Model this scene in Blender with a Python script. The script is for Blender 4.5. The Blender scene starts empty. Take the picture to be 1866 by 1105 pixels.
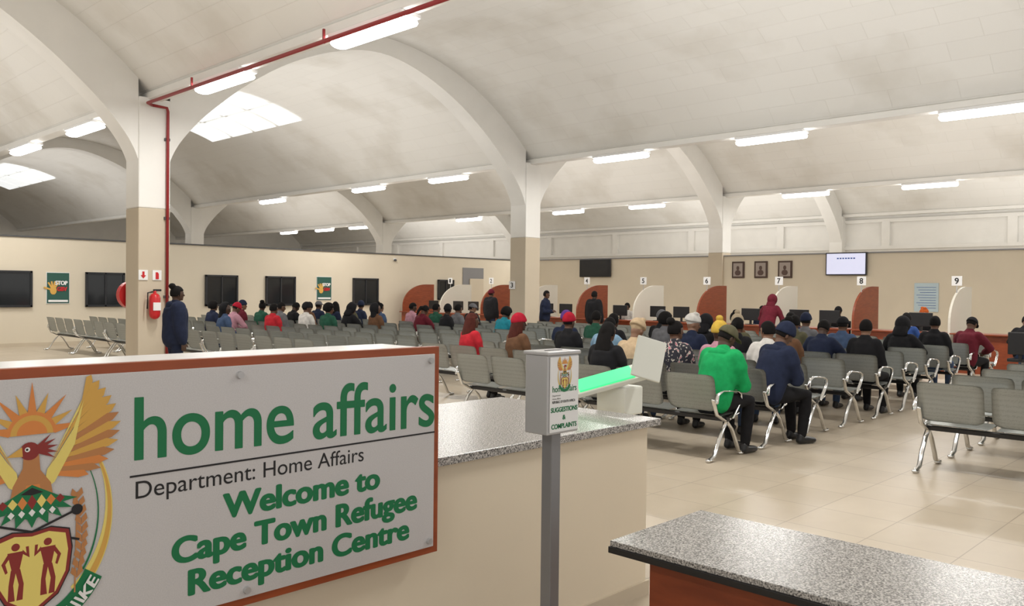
import bpy, bmesh, math, random
from mathutils import Vector, Quaternion, Matrix, Euler
random.seed(4)
S=bpy.context.scene
COL=S.collection
pi=math.pi
V3=Vector
# ------------------------------------------------------------------ camera
cam=bpy.data.objects.new('camera',bpy.data.cameras.new('camera'));COL.objects.link(cam)
cam.data.lens=29.65;cam.data.sensor_width=36;cam.data.clip_end=300
_p=math.radians(.854)
_F=V3((.7196*math.cos(_p),.6945*math.cos(_p),-math.sin(_p)))
cam.rotation_mode='QUATERNION'
cam.rotation_quaternion=_F.to_track_quat('-Z','Y')@Quaternion((0,0,1),math.radians(.634))
cam.location=(0,0,1.72)
S.camera=cam
S.view_settings.view_transform='Standard'
S.view_settings.exposure=0.02
# ------------------------------------------------------------------ materials
def nn(nt,t,**k):
    n=nt.nodes.new(t)
    for a,b in k.items(): setattr(n,a,b)
    return n
def mat(name,col,rough=.6,metal=0,emit=0,noise=0,nscale=8,bump=0,spec=.5,ecol=None):
    m=bpy.data.materials.new(name);m.use_nodes=True
    nt=m.node_tree;b=nt.nodes['Principled BSDF'];L=nt.links
    b.inputs['Roughness'].default_value=rough
    b.inputs['Metallic'].default_value=metal
    b.inputs['Specular IOR Level'].default_value=spec
    if emit:
        b.inputs['Emission Color'].default_value=(*(ecol or col),1);b.inputs['Emission Strength'].default_value=emit
    tc=nn(nt,'ShaderNodeTexCoord')
    nz=nn(nt,'ShaderNodeTexNoise');nz.inputs['Scale'].default_value=nscale;nz.inputs['Detail'].default_value=4
    L.new(tc.outputs['Object'],nz.inputs['Vector'])
    cr=nn(nt,'ShaderNodeValToRGB')
    a=noise
    cr.color_ramp.elements[0].position=.3;cr.color_ramp.elements[1].position=.7
    cr.color_ramp.elements[0].color=(*[c*(1-a) for c in col],1)
    cr.color_ramp.elements[1].color=(*[min(1,c*(1+a)) for c in col],1)
    L.new(nz.outputs['Fac'],cr.inputs['Fac']);L.new(cr.outputs['Color'],b.inputs['Base Color'])
    if bump:
        bp=nn(nt,'ShaderNodeBump');bp.inputs['Strength'].default_value=bump;bp.inputs['Distance'].default_value=.01
        L.new(nz.outputs['Fac'],bp.inputs['Height']);L.new(bp.outputs['Normal'],b.inputs['Normal'])
    return m
def ceiling_mat():
    m=bpy.data.materials.new('painted_vault');m.use_nodes=True
    nt=m.node_tree;b=nt.nodes['Principled BSDF'];L=nt.links
    b.inputs['Roughness'].default_value=.7
    uv=nn(nt,'ShaderNodeUVMap')
    br=nn(nt,'ShaderNodeTexBrick');br.inputs['Scale'].default_value=1
    br.inputs['Brick Width'].default_value=1.25;br.inputs['Row Height'].default_value=.42
    br.inputs['Mortar Size'].default_value=.008;br.inputs['Mortar Smooth'].default_value=.8
    br.inputs['Color1'].default_value=(.80,.79,.76,1);br.inputs['Color2'].default_value=(.78,.77,.74,1)
    br.inputs['Mortar'].default_value=(.735,.72,.685,1)
    L.new(uv.outputs['UV'],br.inputs['Vector'])
    nz=nn(nt,'ShaderNodeTexNoise');nz.inputs['Scale'].default_value=.5;nz.inputs['Detail'].default_value=6
    L.new(uv.outputs['UV'],nz.inputs['Vector'])
    cr=nn(nt,'ShaderNodeValToRGB');cr.color_ramp.elements[0].position=.32;cr.color_ramp.elements[1].position=.5
    cr.color_ramp.elements[0].color=(.87,.855,.83,1);cr.color_ramp.elements[1].color=(1,1,1,1)
    L.new(nz.outputs['Fac'],cr.inputs['Fac'])
    mx=nn(nt,'ShaderNodeMix',data_type='RGBA',blend_type='MULTIPLY');mx.inputs[0].default_value=1
    L.new(br.outputs['Color'],mx.inputs[6]);L.new(cr.outputs['Color'],mx.inputs[7]);L.new(mx.outputs[2],b.inputs['Base Color'])
    bp=nn(nt,'ShaderNodeBump');bp.inputs['Strength'].default_value=.3;bp.inputs['Distance'].default_value=.02;bp.invert=True
    L.new(br.outputs['Fac'],bp.inputs['Height']);L.new(bp.outputs['Normal'],b.inputs['Normal'])
    return m
def floor_mat():
    m=bpy.data.materials.new('floor_tiles');m.use_nodes=True
    nt=m.node_tree;b=nt.nodes['Principled BSDF'];L=nt.links
    tc=nn(nt,'ShaderNodeTexCoord')
    br=nn(nt,'ShaderNodeTexBrick');br.offset=0;br.inputs['Scale'].default_value=1
    br.inputs['Brick Width'].default_value=.6;br.inputs['Row Height'].default_value=.6
    br.inputs['Mortar Size'].default_value=.005;br.inputs['Mortar Smooth'].default_value=.3
    br.inputs['Color1'].default_value=(.53,.455,.355,1);br.inputs['Color2'].default_value=(.485,.415,.32,1)
    br.inputs['Mortar'].default_value=(.33,.275,.21,1)
    L.new(tc.outputs['Object'],br.inputs['Vector'])
    nz=nn(nt,'ShaderNodeTexNoise');nz.inputs['Scale'].default_value=3;nz.inputs['Detail'].default_value=6
    L.new(tc.outputs['Object'],nz.inputs['Vector'])
    cr=nn(nt,'ShaderNodeValToRGB');cr.color_ramp.elements[0].color=(.82,.81,.80,1);cr.color_ramp.elements[1].color=(1.0,1,1,1)
    L.new(nz.outputs['Fac'],cr.inputs['Fac'])
    mx=nn(nt,'ShaderNodeMix',data_type='RGBA',blend_type='MULTIPLY');mx.inputs[0].default_value=1
    L.new(br.outputs['Color'],mx.inputs[6]);L.new(cr.outputs['Color'],mx.inputs[7]);L.new(mx.outputs[2],b.inputs['Base Color'])
    b.inputs['Roughness'].default_value=.36
    return m
def granite_mat():
    m=bpy.data.materials.new('speckled_granite');m.use_nodes=True
    nt=m.node_tree;b=nt.nodes['Principled BSDF'];L=nt.links
    tc=nn(nt,'ShaderNodeTexCoord')
    a=nn(nt,'ShaderNodeTexNoise');a.inputs['Scale'].default_value=150;a.inputs['Detail'].default_value=3
    L.new(tc.outputs['Object'],a.inputs['Vector'])
    cr=nn(nt,'ShaderNodeValToRGB');e=cr.color_ramp.elements
    e[0].position=.34;e[0].color=(.04,.04,.04,1);e[1].position=.62;e[1].color=(.58,.56,.54,1)
    x=e.new(.43);x.color=(.19,.185,.18,1);x=e.new(.52);x.color=(.35,.34,.33,1)
    L.new(a.outputs['Fac'],cr.inputs['Fac']);L.new(cr.outputs['Color'],b.inputs['Base Color'])
    b.inputs['Roughness'].default_value=.25
    return m
def wood_mat(name,c1,c2):
    m=bpy.data.materials.new(name);m.use_nodes=True
    nt=m.node_tree;b=nt.nodes['Principled BSDF'];L=nt.links
    tc=nn(nt,'ShaderNodeTexCoord');mp=nn(nt,'ShaderNodeMapping');mp.inputs['Scale'].default_value=(3,3,14)
    a=nn(nt,'ShaderNodeTexNoise');a.inputs['Scale'].default_value=1.6;a.inputs['Detail'].default_value=5
    L.new(tc.outputs['Object'],mp.inputs['Vector']);L.new(mp.outputs['Vector'],a.inputs['Vector'])
    cr=nn(nt,'ShaderNodeValToRGB');e=cr.color_ramp.elements
    e[0].position=.3;e[0].color=(*c1,1);e[1].position=.7;e[1].color=(*c2,1)
    L.new(a.outputs['Fac'],cr.inputs['Fac']);L.new(cr.outputs['Color'],b.inputs['Base Color'])
    b.inputs['Roughness'].default_value=.38
    return m
def perf_mat():
    m=bpy.data.materials.new('perforated_steel');m.use_nodes=True
    nt=m.node_tree;b=nt.nodes['Principled BSDF'];L=nt.links
    tc=nn(nt,'ShaderNodeTexCoord')
    v=nn(nt,'ShaderNodeTexVoronoi');v.inputs['Scale'].default_value=95;v.inputs['Randomness'].default_value=.35
    L.new(tc.outputs['Object'],v.inputs['Vector'])
    cr=nn(nt,'ShaderNodeValToRGB');e=cr.color_ramp.elements
    e[0].position=.12;e[0].color=(.20,.21,.205,1);e[1].position=.34;e[1].color=(.50,.52,.505,1)
    L.new(v.outputs['Distance'],cr.inputs['Fac']);L.new(cr.outputs['Color'],b.inputs['Base Color'])
    b.inputs['Metallic'].default_value=.6;b.inputs['Roughness'].default_value=.33
    return m
def floral_mat():
    m=bpy.data.materials.new('floral_fabric');m.use_nodes=True
    nt=m.node_tree;b=nt.nodes['Principled BSDF'];L=nt.links
    tc=nn(nt,'ShaderNodeTexCoord');v=nn(nt,'ShaderNodeTexNoise');v.inputs['Scale'].default_value=26
    L.new(tc.outputs['Object'],v.inputs['Vector'])
    cr=nn(nt,'ShaderNodeValToRGB');e=cr.color_ramp.elements;cr.color_ramp.interpolation='CONSTANT'
    e[0].position=0;e[0].color=(.02,.02,.03,1);e[1].position=.56;e[1].color=(.5,.46,.4,1)
    x=e.new(.63);x.color=(.4,.10,.16,1)
    L.new(v.outputs['Fac'],cr.inputs['Fac']);L.new(cr.outputs['Color'],b.inputs['Base Color']);b.inputs['Roughness'].default_value=.9
    return m
M={}
M['vault']=ceiling_mat();M['floor']=floor_mat();M['granite']=granite_mat()
M['white']=mat('white_paint',(.81,.80,.77),.6,noise=.03,nscale=1.5)
M['cream']=mat('cream_wall_paint',(.67,.60,.48),.6,noise=.03,nscale=.8)
M['cream2']=mat('beige_column_paint',(.56,.485,.375),.6,noise=.03,nscale=1)
M['countercream']=mat('cream_counter_paint',(.74,.655,.515),.5,noise=.02,nscale=1.5)
M['counterwhite']=mat('white_counter_top',(.82,.82,.83),.3,noise=.01)
M['wood']=wood_mat('cherry_wood',(.20,.038,.012),(.28,.058,.018))
M['woodframe']=wood_mat('sign_wood',(.27,.055,.016),(.34,.075,.022))
M['perf']=perf_mat()
M['chrome']=mat('chrome',(.75,.75,.74),.16,1)
M['steel']=mat('brushed_steel',(.50,.50,.51),.4,.5)
M['greymetal']=mat('grey_metal',(.25,.25,.26),.45,.4)
M['black']=mat('black_plastic',(.012,.012,.014),.35)
M['darkgrey']=mat('dark_grey',(.07,.07,.075),.5)
M['plate']=mat('silver_sign_plate',(.60,.59,.60),.45,.15,noise=.06,nscale=260)
M['signgreen']=mat('sign_green',(.004,.17,.06),.5)
M['ink']=mat('sign_black',(.01,.01,.012),.5)
M['paper']=mat('white_plate',(.82,.82,.82),.5)
M['red']=mat('red_pipe_paint',(.27,.015,.018),.45)
M['brightred']=mat('extinguisher_red',(.55,.015,.02),.3)
M['glassdark']=mat('dark_window_glass',(.018,.02,.022),.08)
M['frame']=mat('black_window_frame',(.015,.016,.02),.4)
M['tube']=mat('lit_diffuser',(1,1,1),.5,emit=14,ecol=(1,.995,.97))
M['sky']=mat('skylight_panel',(.8,.8,.8),.5,emit=.8,ecol=(.97,1,1))
M['screen']=mat('lit_screen',(.5,.52,.7),.3,emit=.55,ecol=(.78,.8,1))
M['greenglow']=mat('green_glow',(.02,.45,.15),.4,emit=.9,ecol=(.06,1,.30))
M['kiosk']=mat('kiosk_plastic',(.72,.74,.68),.4)
M['gold']=mat('emblem_gold',(.66,.38,.08),.5)
M['yellow']=mat('emblem_yellow',(.80,.66,.18),.5)
M['orange']=mat('emblem_orange',(.68,.24,.06),.5)
M['tan']=mat('emblem_tan',(.48,.21,.075),.5)
M['redbrown']=mat('emblem_red',(.25,.025,.022),.5)
M['teal']=mat('poster_green',(.02,.09,.07),.5)
M['blueink']=mat('blue_ink',(.03,.1,.4),.5)
M['paleblue']=mat('pale_blue_paper',(.5,.62,.68),.5)
# ------------------------------------------------------------------ helpers
def T(o,label,cat,group=None):
    o['label']=label;o['category']=cat
    if group:o['group']=group
    return o
def ST(o):
    o['kind']='structure';return o
def W(o):
    if o.parent: return W(o.parent)@o.matrix_parent_inverse@o.matrix_basis
    return o.matrix_basis.copy()
def par(c,p,label=None):
    c.parent=p;c.matrix_parent_inverse=W(p).inverted()
    if label:c['label']=label
    return c
def mk(name,me,mats=(),loc=(0,0,0),smooth=False):
    if not isinstance(me,bpy.types.Mesh):
        m2=bpy.data.meshes.new(name);m2.from_pydata(me[0],[],me[1]);me=m2
    for m in mats: me.materials.append(m)
    if smooth:
        me.polygons.foreach_set('use_smooth',[True]*len(me.polygons))
    o=bpy.data.objects.new(name,me);COL.objects.link(o);o.location=loc
    return o
def empty(name,loc=(0,0,0)):
    o=bpy.data.objects.new(name,None);COL.objects.link(o);o.location=loc;o.empty_display_size=.2;return o
def box(name,x0,x1,y0,y1,z0,z1,m,bev=0,seg=2):
    c=V3(((x0+x1)/2,(y0+y1)/2,(z0+z1)/2))
    bm=bmesh.new();bmesh.ops.create_cube(bm,size=1)
    bmesh.ops.scale(bm,vec=(abs(x1-x0),abs(y1-y0),abs(z1-z0)),verts=bm.verts)
    if bev: bmesh.ops.bevel(bm,geom=bm.edges[:],offset=bev,segments=seg,affect='EDGES',profile=.5)
    me=bpy.data.meshes.new(name);bm.to_mesh(me);bm.free()
    return mk(name,me,[m],c)
def frame_of(t,s):
    t=t.normalized();s=(s-t*s.dot(t))
    if s.length<1e-4: s=V3((1,0,.3));s=s-t*s.dot(t)
    s.normalize();return t,s,t.cross(s)
def blob(G,pts,rad,side=(0,1,0),n=14,flat=False):
    Vv,Ff=G
    pts=[V3(p) for p in pts];rad=[(r,r) if not isinstance(r,tuple) else r for r in rad]
    side=V3(side);N=len(pts);rings=[]
    def tan(i):
        if i==0:return pts[1]-pts[0]
        if i==N-1:return pts[-1]-pts[-2]
        return (pts[i+1]-pts[i]).normalized()+(pts[i]-pts[i-1]).normalized()
    t,s,o=frame_of(tan(0),side);m0=min(rad[0])
    if not flat:
        for a in (80,50,25): rings.append((pts[0]-t*m0*math.sin(math.radians(a)),rad[0],math.cos(math.radians(a)),s,o))
    for i in range(N):
        t,s,o=frame_of(tan(i),side);rings.append((pts[i],rad[i],1,s,o))
    m1=min(rad[-1])
    if not flat:
        for a in (25,50,80): rings.append((pts[-1]+t*m1*math.sin(math.radians(a)),rad[-1],math.cos(math.radians(a)),s,o))
    b=len(Vv)
    for c,r,k,s,o in rings:
        for j in range(n):
            a=2*pi*j/n;Vv.append(tuple(c+s*(r[0]*k*math.cos(a))+o*(r[1]*k*math.sin(a))))
    for i in range(len(rings)-1):
        for j in range(n):
            Ff.append((b+i*n+j,b+i*n+(j+1)%n,b+(i+1)*n+(j+1)%n,b+(i+1)*n+j))
    Ff.append(tuple(b+j for j in range(n))[::-1]);e=b+(len(rings)-1)*n;Ff.append(tuple(e+j for j in range(n)))
def ell(G,c,r,R=None,n=16,fn=None):
    Vv,Ff=G;b=len(Vv);c=V3(c);R=R or Matrix.Identity(3);m=n//2+2
    for i in range(1,m):
        th=pi*i/m
        for j in range(n):
            a=2*pi*j/n;u=V3((math.sin(th)*math.cos(a),math.sin(th)*math.sin(a),math.cos(th)))
            v=V3((u.x*r[0],u.y*r[1],u.z*r[2]))
            if fn: v=fn(v)
            Vv.append(tuple(c+R@v))
    for i in range(m-2):
        for j in range(n): Ff.append((b+i*n+j,b+(i+1)*n+j,b+(i+1)*n+(j+1)%n,b+i*n+(j+1)%n))
    Ff.append(tuple(b+j for j in range(n)));e=b+(m-2)*n;Ff.append(tuple(e+j for j in range(n))[::-1])
def gmesh(name,G): 
    me=bpy.data.meshes.new(name);me.from_pydata(G[0],[],G[1]);me.update();return me
def remeshed(name,G,vox,it=4,fac=.5):
    me=gmesh(name,G);o=bpy.data.objects.new(name,me);COL.objects.link(o)
    r=o.modifiers.new('r','REMESH');r.mode='VOXEL';r.voxel_size=vox
    if it:
        s=o.modifiers.new('s','SMOOTH');s.factor=fac;s.iterations=it
    dg=bpy.context.evaluated_depsgraph_get()
    out=bpy.data.meshes.new_from_object(o.evaluated_get(dg));out.name=name
    bpy.data.objects.remove(o);bpy.data.meshes.remove(me)
    out.polygons.foreach_set('use_smooth',[True]*len(out.polygons))
    return out
def tube(name,pts,r,m,n=10):
    G=([],[]);blob(G,pts,[r]*len(pts),side=(.3,.5,.8),n=n,flat=True)
    return mk(name,gmesh(name,G),[m],smooth=True)
def prism(name,poly,axis,a,b,m):
    n=len(poly);Vv=[]
    for c in (a,b):
        for p in poly: Vv.append((p[0],c,p[1]) if axis=='y' else (c,p[0],p[1]))
    Ff=[tuple(range(n))[::-1],tuple(range(n,2*n))]+[(i,(i+1)%n,n+(i+1)%n,n+i) for i in range(n)]
    me=bpy.data.meshes.new(name);me.from_pydata(Vv,[],Ff)
    bm=bmesh.new();bm.from_mesh(me);bmesh.ops.recalc_face_normals(bm,faces=bm.faces);bm.to_mesh(me);bm.free()
    return mk(name,me,[m])
def text(name,s,o,right,up,w,h,m,bold=0,slope=0):
    """bold = stroke thickening in metres (shifted overlaid copies of the outline)"""
    cu=bpy.data.curves.new('t','FONT');cu.body=s;cu.align_x='LEFT'
    cu.offset=.006 if bold>.0002 else 0
    ob=bpy.data.objects.new('t',cu);COL.objects.link(ob)
    src=bpy.data.meshes.new_from_object(ob.evaluated_get(bpy.context.evaluated_depsgraph_get()))
    bpy.data.objects.remove(ob)
    xs=[v.co.x for v in src.vertices];ys=[v.co.y for v in src.vertices]
    x0,x1,y0,y1=min(xs),max(xs),min(ys),max(ys)
    right=V3(right);up=V3(up);o=V3(o);nrm=right.cross(up)
    offs=[(0,0)] if not bold else [(bold*math.cos(a),bold*.55*math.sin(a)) for a in [2*pi*i/8 for i in range(8)]]
    Vv=[];Ff=[]
    for q,(dx,dy) in enumerate(offs):
        b=len(Vv)
        for v in src.vertices:
            a=(v.co.x-x0)/(x1-x0)*(w-2*bold)+bold;c=(v.co.y-y0)/(y1-y0)*(h-bold)+bold*.5+slope*a
            Vv.append(tuple(right*(a+dx)+up*(c+dy)+nrm*(.00001*q)))
        for p in src.polygons: Ff.append([b+i for i in p.vertices])
    me=bpy.data.meshes.new(name);me.from_pydata(Vv,[],Ff);me.materials.append(m)
    oo=bpy.data.objects.new(name,me);COL.objects.link(oo);oo.location=o;return oo
# ------------------------------------------------------------------ room shell
VAL=[-14.4,-3.8,6.8,17.4,28.0,38.6]
YMIN,YMAX=-7,62
def shellz(s): return .5+math.sqrt(7.15**2-(5.3-s)**2)
ST(box('floor',-15,39,YMIN,YMAX,-.1,0,M['floor']))
for vi in range(len(VAL)-1):
    x0=VAL[vi];N=40;Vv=[];Ff=[];arc=[0];P=[]
    for i in range(N+1):
        s=10.6*i/N;P.append((x0+s,shellz(s)))
        if i: arc.append(arc[-1]+math.dist(P[-1],P[-2]))
    ys=[YMIN+(YMAX-YMIN)*j/12 for j in range(13)]
    for y in ys:
        for p in P: Vv.append((p[0],y,p[1]))
    for j in range(12):
        for i in range(N): Ff.append((j*(N+1)+i,j*(N+1)+i+1,(j+1)*(N+1)+i+1,(j+1)*(N+1)+i))
    me=bpy.data.meshes.new('ceiling');me.from_pydata(Vv,[],Ff)
    uv=me.uv_layers.new(name='UVMap')
    for l in me.loops:
        k=l.vertex_index;uv.data[l.index].uv=(ys[k//(N+1)],arc[k%(N+1)])
    ST(mk('ceiling',me,[M['vault']],smooth=True))
tn=1
for x in VAL:
    ST(box('trim_%d'%tn,x-.14,x+.14,YMIN,YMAX,5.24,5.38,M['white'],.02));tn+=1
INT=[(0,4.1),(.08,4.3),(.25,4.58),(.6,5.0),(1.0,5.38),(1.6,5.88),(2.4,6.42),(3.3,6.86),(4.2,7.15),(5.0,7.25)]
def rib(x0,y):
    global tn
    low=[(.3+a,b) for a,b in INT];low+=[(10.3-a,b) for a,b in INT[::-1][1:]]
    q=[]
    for i in range(len(low)-1):
        for k in range(3):
            p0=low[max(0,i-1)];p1=low[i];p2=low[i+1];p3=low[min(len(low)-1,i+2)];t=k/3
            q.append(tuple(.5*((2*p1[c])+(-p0[c]+p2[c])*t+(2*p0[c]-5*p1[c]+4*p2[c]-p3[c])*t*t+(-p0[c]+3*p1[c]-3*p2[c]+p3[c])*t**3) for c in (0,1)))
    q.append(low[-1])
    Vv=[];Ff=[]
    for s,z in q:
        s=max(.3,min(10.3,s));zt=max(shellz(s)+.03,z+.1)
        for yy in (y-.27,y+.27): Vv+= [(x0+s,yy,z),(x0+s,yy,zt)]
    for i in range(len(q)-1):
        a=4*i;b=a+4
        Ff+=[(a,b,b+1,a+1),(a+2,a+3,b+3,b+2),(a,a+2,b+2,b),(a+1,b+1,b+3,a+3)]
    me=bpy.data.meshes.new('rib');me.from_pydata(Vv,[],Ff)
    ST(mk('trim_%d'%tn,me,[M['white']]));tn+=1
def column(x,y):
    e=empty('column',(x,y,0));T(e,'square concrete column painted white above and beige below','column','vault support columns')
    par(box('column_base',x-.3,x+.3,y-.3,y+.3,0,3.2,M['cream2'],.02),e,'beige painted lower shaft')
    par(box('column_shaft',x-.3,x+.3,y-.3,y+.3,3.2,5.28,M['white'],.02),e,'white painted upper shaft')
for y in (16.3,36.7):
    for i,x in enumerate(VAL[:-1]): rib(x,y)
    for x in VAL[1:]: column(x,y)
ST(box('wall_left',-8,27.86,26.2,26.34,0,3.06,M['cream']))
ST(box('wall_back',27.8,27.94,YMIN,26.34,0,3.06,M['cream']))
ST(box('wall_outer',38.75,38.95,YMIN,YMAX,0,5.4,M['white']))
ST(box('wall_end',-15,39,YMAX-.1,YMAX+.1,0,8.2,M['white']))
ST(box('trim_%d'%tn,-8,27.9,26.16,26.38,3.06,3.10,M['darkgrey']));tn+=1
ST(box('trim_%d'%tn,27.76,27.98,YMIN,26.38,3.06,3.10,M['greymetal']));tn+=1
ST(box('trim_%d'%tn,38.6,38.75,YMIN,YMAX,3.75,3.9,M['white']));tn+=1
ST(box('trim_%d'%tn,38.62,38.75,YMIN,YMAX,4.95,5.1,M['white']));tn+=1
for yy in range(-6,60,5):
    ST(box('trim_%d'%tn,38.6,38.75,yy,yy+.35,3.9,5.0,M['white']));tn+=1
ST(box('baseboard_left',-8,27.8,26.17,26.2,0,.1,M['cream2']))
ST(box('baseboard_back',27.77,27.8,YMIN,26.17,0,.1,M['cream2']))
def skylight(n,x0,s0,s1,y0,y1,k_=4):
    e=empty('window_%d'%n,(0,0,0));ST(e)
    N=4
    for k in range(k_):
        a=y0+(y1-y0)*k/k_+.08;b=y0+(y1-y0)*(k+1)/k_-.08
        for h in range(2):
            Vv=[];Ff=[];q0=s0+(s1-s0)*h/2+.04;q1=s0+(s1-s0)*(h+1)/2-.04
            for i in range(N+1):
                s=q0+(q1-q0)*i/N;z=shellz(s)-.05;Vv+=[(x0+s,a,z),(x0+s,b,z)]
            for i in range(N): Ff.append((2*i,2*i+1,2*i+3,2*i+2))
            par(mk('skylight_pane',(Vv,Ff),[M['sky']]),e)
skylight(1,6.8,5.7,8.0,23.6,29.8);skylight(2,6.8,5.5,7.9,46.2,54);skylight(3,-3.8,5.7,8.0,23.6,29.8)
def lwwin(n,x0,x1,z0,z1):
    e=empty('window_%d'%n,((x0+x1)/2,26.2,z0));ST(e)
    g=.06
    par(box('window_glass',x0+g,x1-g,26.15,26.18,z0+g,z1-g,M['glassdark']),e)
    for a in ((x0,x1,z0,z0+g),(x0,x1,z1-g,z1),(x0,x0+g,z0,z1),(x1-g,x1,z0,z1),((x0+x1)/2-.025,(x0+x1)/2+.025,z0,z1)):
        par(box('window_frame',a[0],a[1],26.12,26.2,a[2],a[3],M['frame'],.005),e)
for i,(a,b) in enumerate([(6.0,7.69),(9.1,10.22),(12.77,13.91),(14.94,16.1),(18.54,19.71),(3.2,4.5)]): lwwin(10+i,a,b,1.1,2.12)
lwwin(20,22.73,23.6,1.3,2.13)
d=empty('door_1',(24.7,26.2,0));ST(d)
par(box('door_opening',24.13,25.33,26.17,26.2,0,2.66,M['greymetal']),d)
par(box('door_leaf',24.5,25.3,26.13,26.17,0,2.2,M['cream2'],.01),d)
def poster(x0,x1,z0,z1,word,lab):
    e=empty('poster',((x0+x1)/2,26.17,z0));T(e,lab,'poster')
    par(box('poster_border',x0-.015,x1+.015,26.18,26.195,z0-.015,z1+.015,M['paper']),e,'white border')
    sh_=par(box('poster_sheet',x0,x1,26.172,26.18,z0,z1,M['teal']),e)
    w=x1-x0;h=z1-z0
    G=([],[])
    cx=x0+w*.28;cz=z0+h*.42
    ell(G,(cx,0,cz),(w*.15,.004,h*.14),n=14)
    for k,a in enumerate((60,80,100,120,160)):
        a=math.radians(a);p=V3((cx,0,cz));dd=V3((math.cos(a),0,math.sin(a)))
        blob(G,[p,p+dd*h*.30],[(w*.04,.004)]*2,side=(dd.z,0,-dd.x),n=8)
    par(mk('hand_graphic',gmesh('hand_graphic',G),[M['gold']],(0,26.165,0)),sh_,'yellow hand graphic')
    par(text('lettering',word[0],(x0+w*.36,26.155,z0+h*.60),(1,0,0),(0,0,1),w*.56,h*.14,M['paper'],.008),sh_)
    par(text('lettering',word[1],(x0+w*.44,26.155,z0+h*.40),(1,0,0),(0,0,1),w*.46,h*.14,M['brightred'],.008),sh_)
    par(box('caption_strip',x0+w*.06,x1-w*.06,26.16,26.17,z0+h*.04,z0+h*.11,M['paper']),sh_)
poster(8.07,8.66,1.21,2.08,('STOP','GBV'),'dark green awareness poster with yellow hand on cream wall')
poster(16.99,17.6,1.3,2.13,('STOP','GBV'),'dark green poster with yellow figure on the cream wall')
# ------------------------------------------------------------------ lights
def fixture(x,y,power=1):
    e=empty('ceiling_light',(x,y,5.24));T(e,'white fluorescent batten light fixed under the vault valley','light','fluorescent ceiling lights')
    par(box('light_housing',x-.17,x+.17,y-.8,y+.8,5.18,5.24,M['paper'],.01),e)
    G=([],[]);blob(G,[(x,y-.76,5.12),(x,y+.76,5.12)],[(.15,.06)]*2,side=(1,0,0),n=12)
    par(mk('diffuser',gmesh('diffuser',G),[M['tube']],smooth=True),e)
    l=bpy.data.lights.new('lamp','AREA');l.shape='RECTANGLE';l.size=.3;l.size_y=1.5;l.energy=100*power;l.color=(1,.975,.93);l.spread=pi
    lo=bpy.data.objects.new('lamp',l);COL.objects.link(lo);lo.location=(x,y,5.03);par(lo,e)
for x,ys in ((6.8,(0.3,4.6,9.2,13.3,19.6,23.7)),(17.4,(.3,4.6,8.9,13,19.6,23.7,30)),(28,(.3,4.6,8.97,13,19.6,23.7,30,39,42.4,46.3)),(-3.8,(0.3,9.2,19.6))):
    for y in ys: fixture(x,y)
w=bpy.data.worlds.new('world');S.world=w;w.use_nodes=True
w.node_tree.nodes['Background'].inputs[0].default_value=(1,.97,.93,1);w.node_tree.nodes['Background'].inputs[1].default_value=.8
for x in (1.5,12.1,22.7,33.3):  # added fill lamps with no fixture, aimed upward to brighten the vaults
    for y in (6,21,42):
        l=bpy.data.lights.new('vault_fill','AREA');l.shape='RECTANGLE';l.size=6;l.size_y=10;l.energy=230 if x<30 else 380;l.color=(1,.975,.94)
        lo=bpy.data.objects.new('vault_fill',l);COL.objects.link(lo);lo.location=(x,y,3.2);lo.rotation_euler=(pi,0,0)
# ------------------------------------------------------------------ red pipe
e=empty('sprinkler_pipe',(7.0,15.93,0));T(e,'red fire water pipe running down the column and along the vault','pipe')
par(tube('pipe_run',[(7.02,15.94,0.0),(7.02,15.94,5.05),(7.0,15.94,5.12),(6.72,15.94,5.13)],.028,M['red']),e)
par(tube('pipe_run',[(6.72,15.94,5.13),(6.58,15.8,5.13),(6.58,-6.5,5.13)],.03,M['red']),e)
for z in (1.5,3,4.5): par(box('pipe_clamp',6.97,7.07,15.95,15.995,z,z+.05,M['darkgrey']),e)
for y in (-2,2,6,10,14): par(box('pipe_clamp',6.565,6.595,y,y+.03,5.1,5.30,M['red']),e)
e=empty('fire_extinguisher',(6.76,15.9,1.1));T(e,'red fire extinguisher hung on the column','fire extinguisher')
G=([],[]);blob(G,[(6.76,15.88,1.2),(6.76,15.88,1.5)],[.1,.1],n=16)
blob(G,[(6.76,15.88,1.55),(6.76,15.88,1.62)],[.03,.03],n=10)
cy_=par(mk('cylinder',gmesh('c',G),[M['brightred']],smooth=True),e)
par(box('instruction_label',6.69,6.83,15.772,15.785,1.27,1.42,M['paper']),cy_)
par(box('valve_handle',6.73,6.88,15.86,15.9,1.63,1.67,M['black'],.008),e)
par(tube('hose',[(6.72,15.88,1.62),(6.62,15.86,1.6),(6.61,15.86,1.3)],.014,M['black']),e)
for k,x in enumerate((6.5,6.76)):
    e=empty('safety_sign',(x+.08,15.99,1.9));T(e,('white sign with red down arrow on the column','white sign with red fire extinguisher symbol on the column')[k],'sign')
    pl=par(box('sign_plate',x,x+.17,15.98,15.998,1.84,2.03,M['paper']),e)
    c=x+.085
    poly=[(c-.02,2.0),(c+.02,2.0),(c+.02,1.93),(c+.05,1.93),(c,1.87),(c-.05,1.93),(c-.02,1.93)] if k==0 else [(c-.03,1.86),(c+.03,1.86),(c+.03,1.96),(c+.01,1.99),(c-.03,1.99)]
    par(prism('pictogram',poly,'y',15.972,15.98,M['brightred']),pl)
e=empty('fire_hose_reel',(6.7,16.7,1.3));T(e,'red round fire hose reel fixed behind the column','hose reel')
G=([],[]);blob(G,[(6.68,16.66,1.55),(6.68,16.82,1.55)],[.27,.27],side=(1,0,0),n=28,flat=True)
par(mk('reel_drum',gmesh('r',G),[M['brightred']]),e)
par(box('mounting_bracket',6.6,6.76,16.6,16.66,1.3,1.7,M['greymetal']),e)
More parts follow.
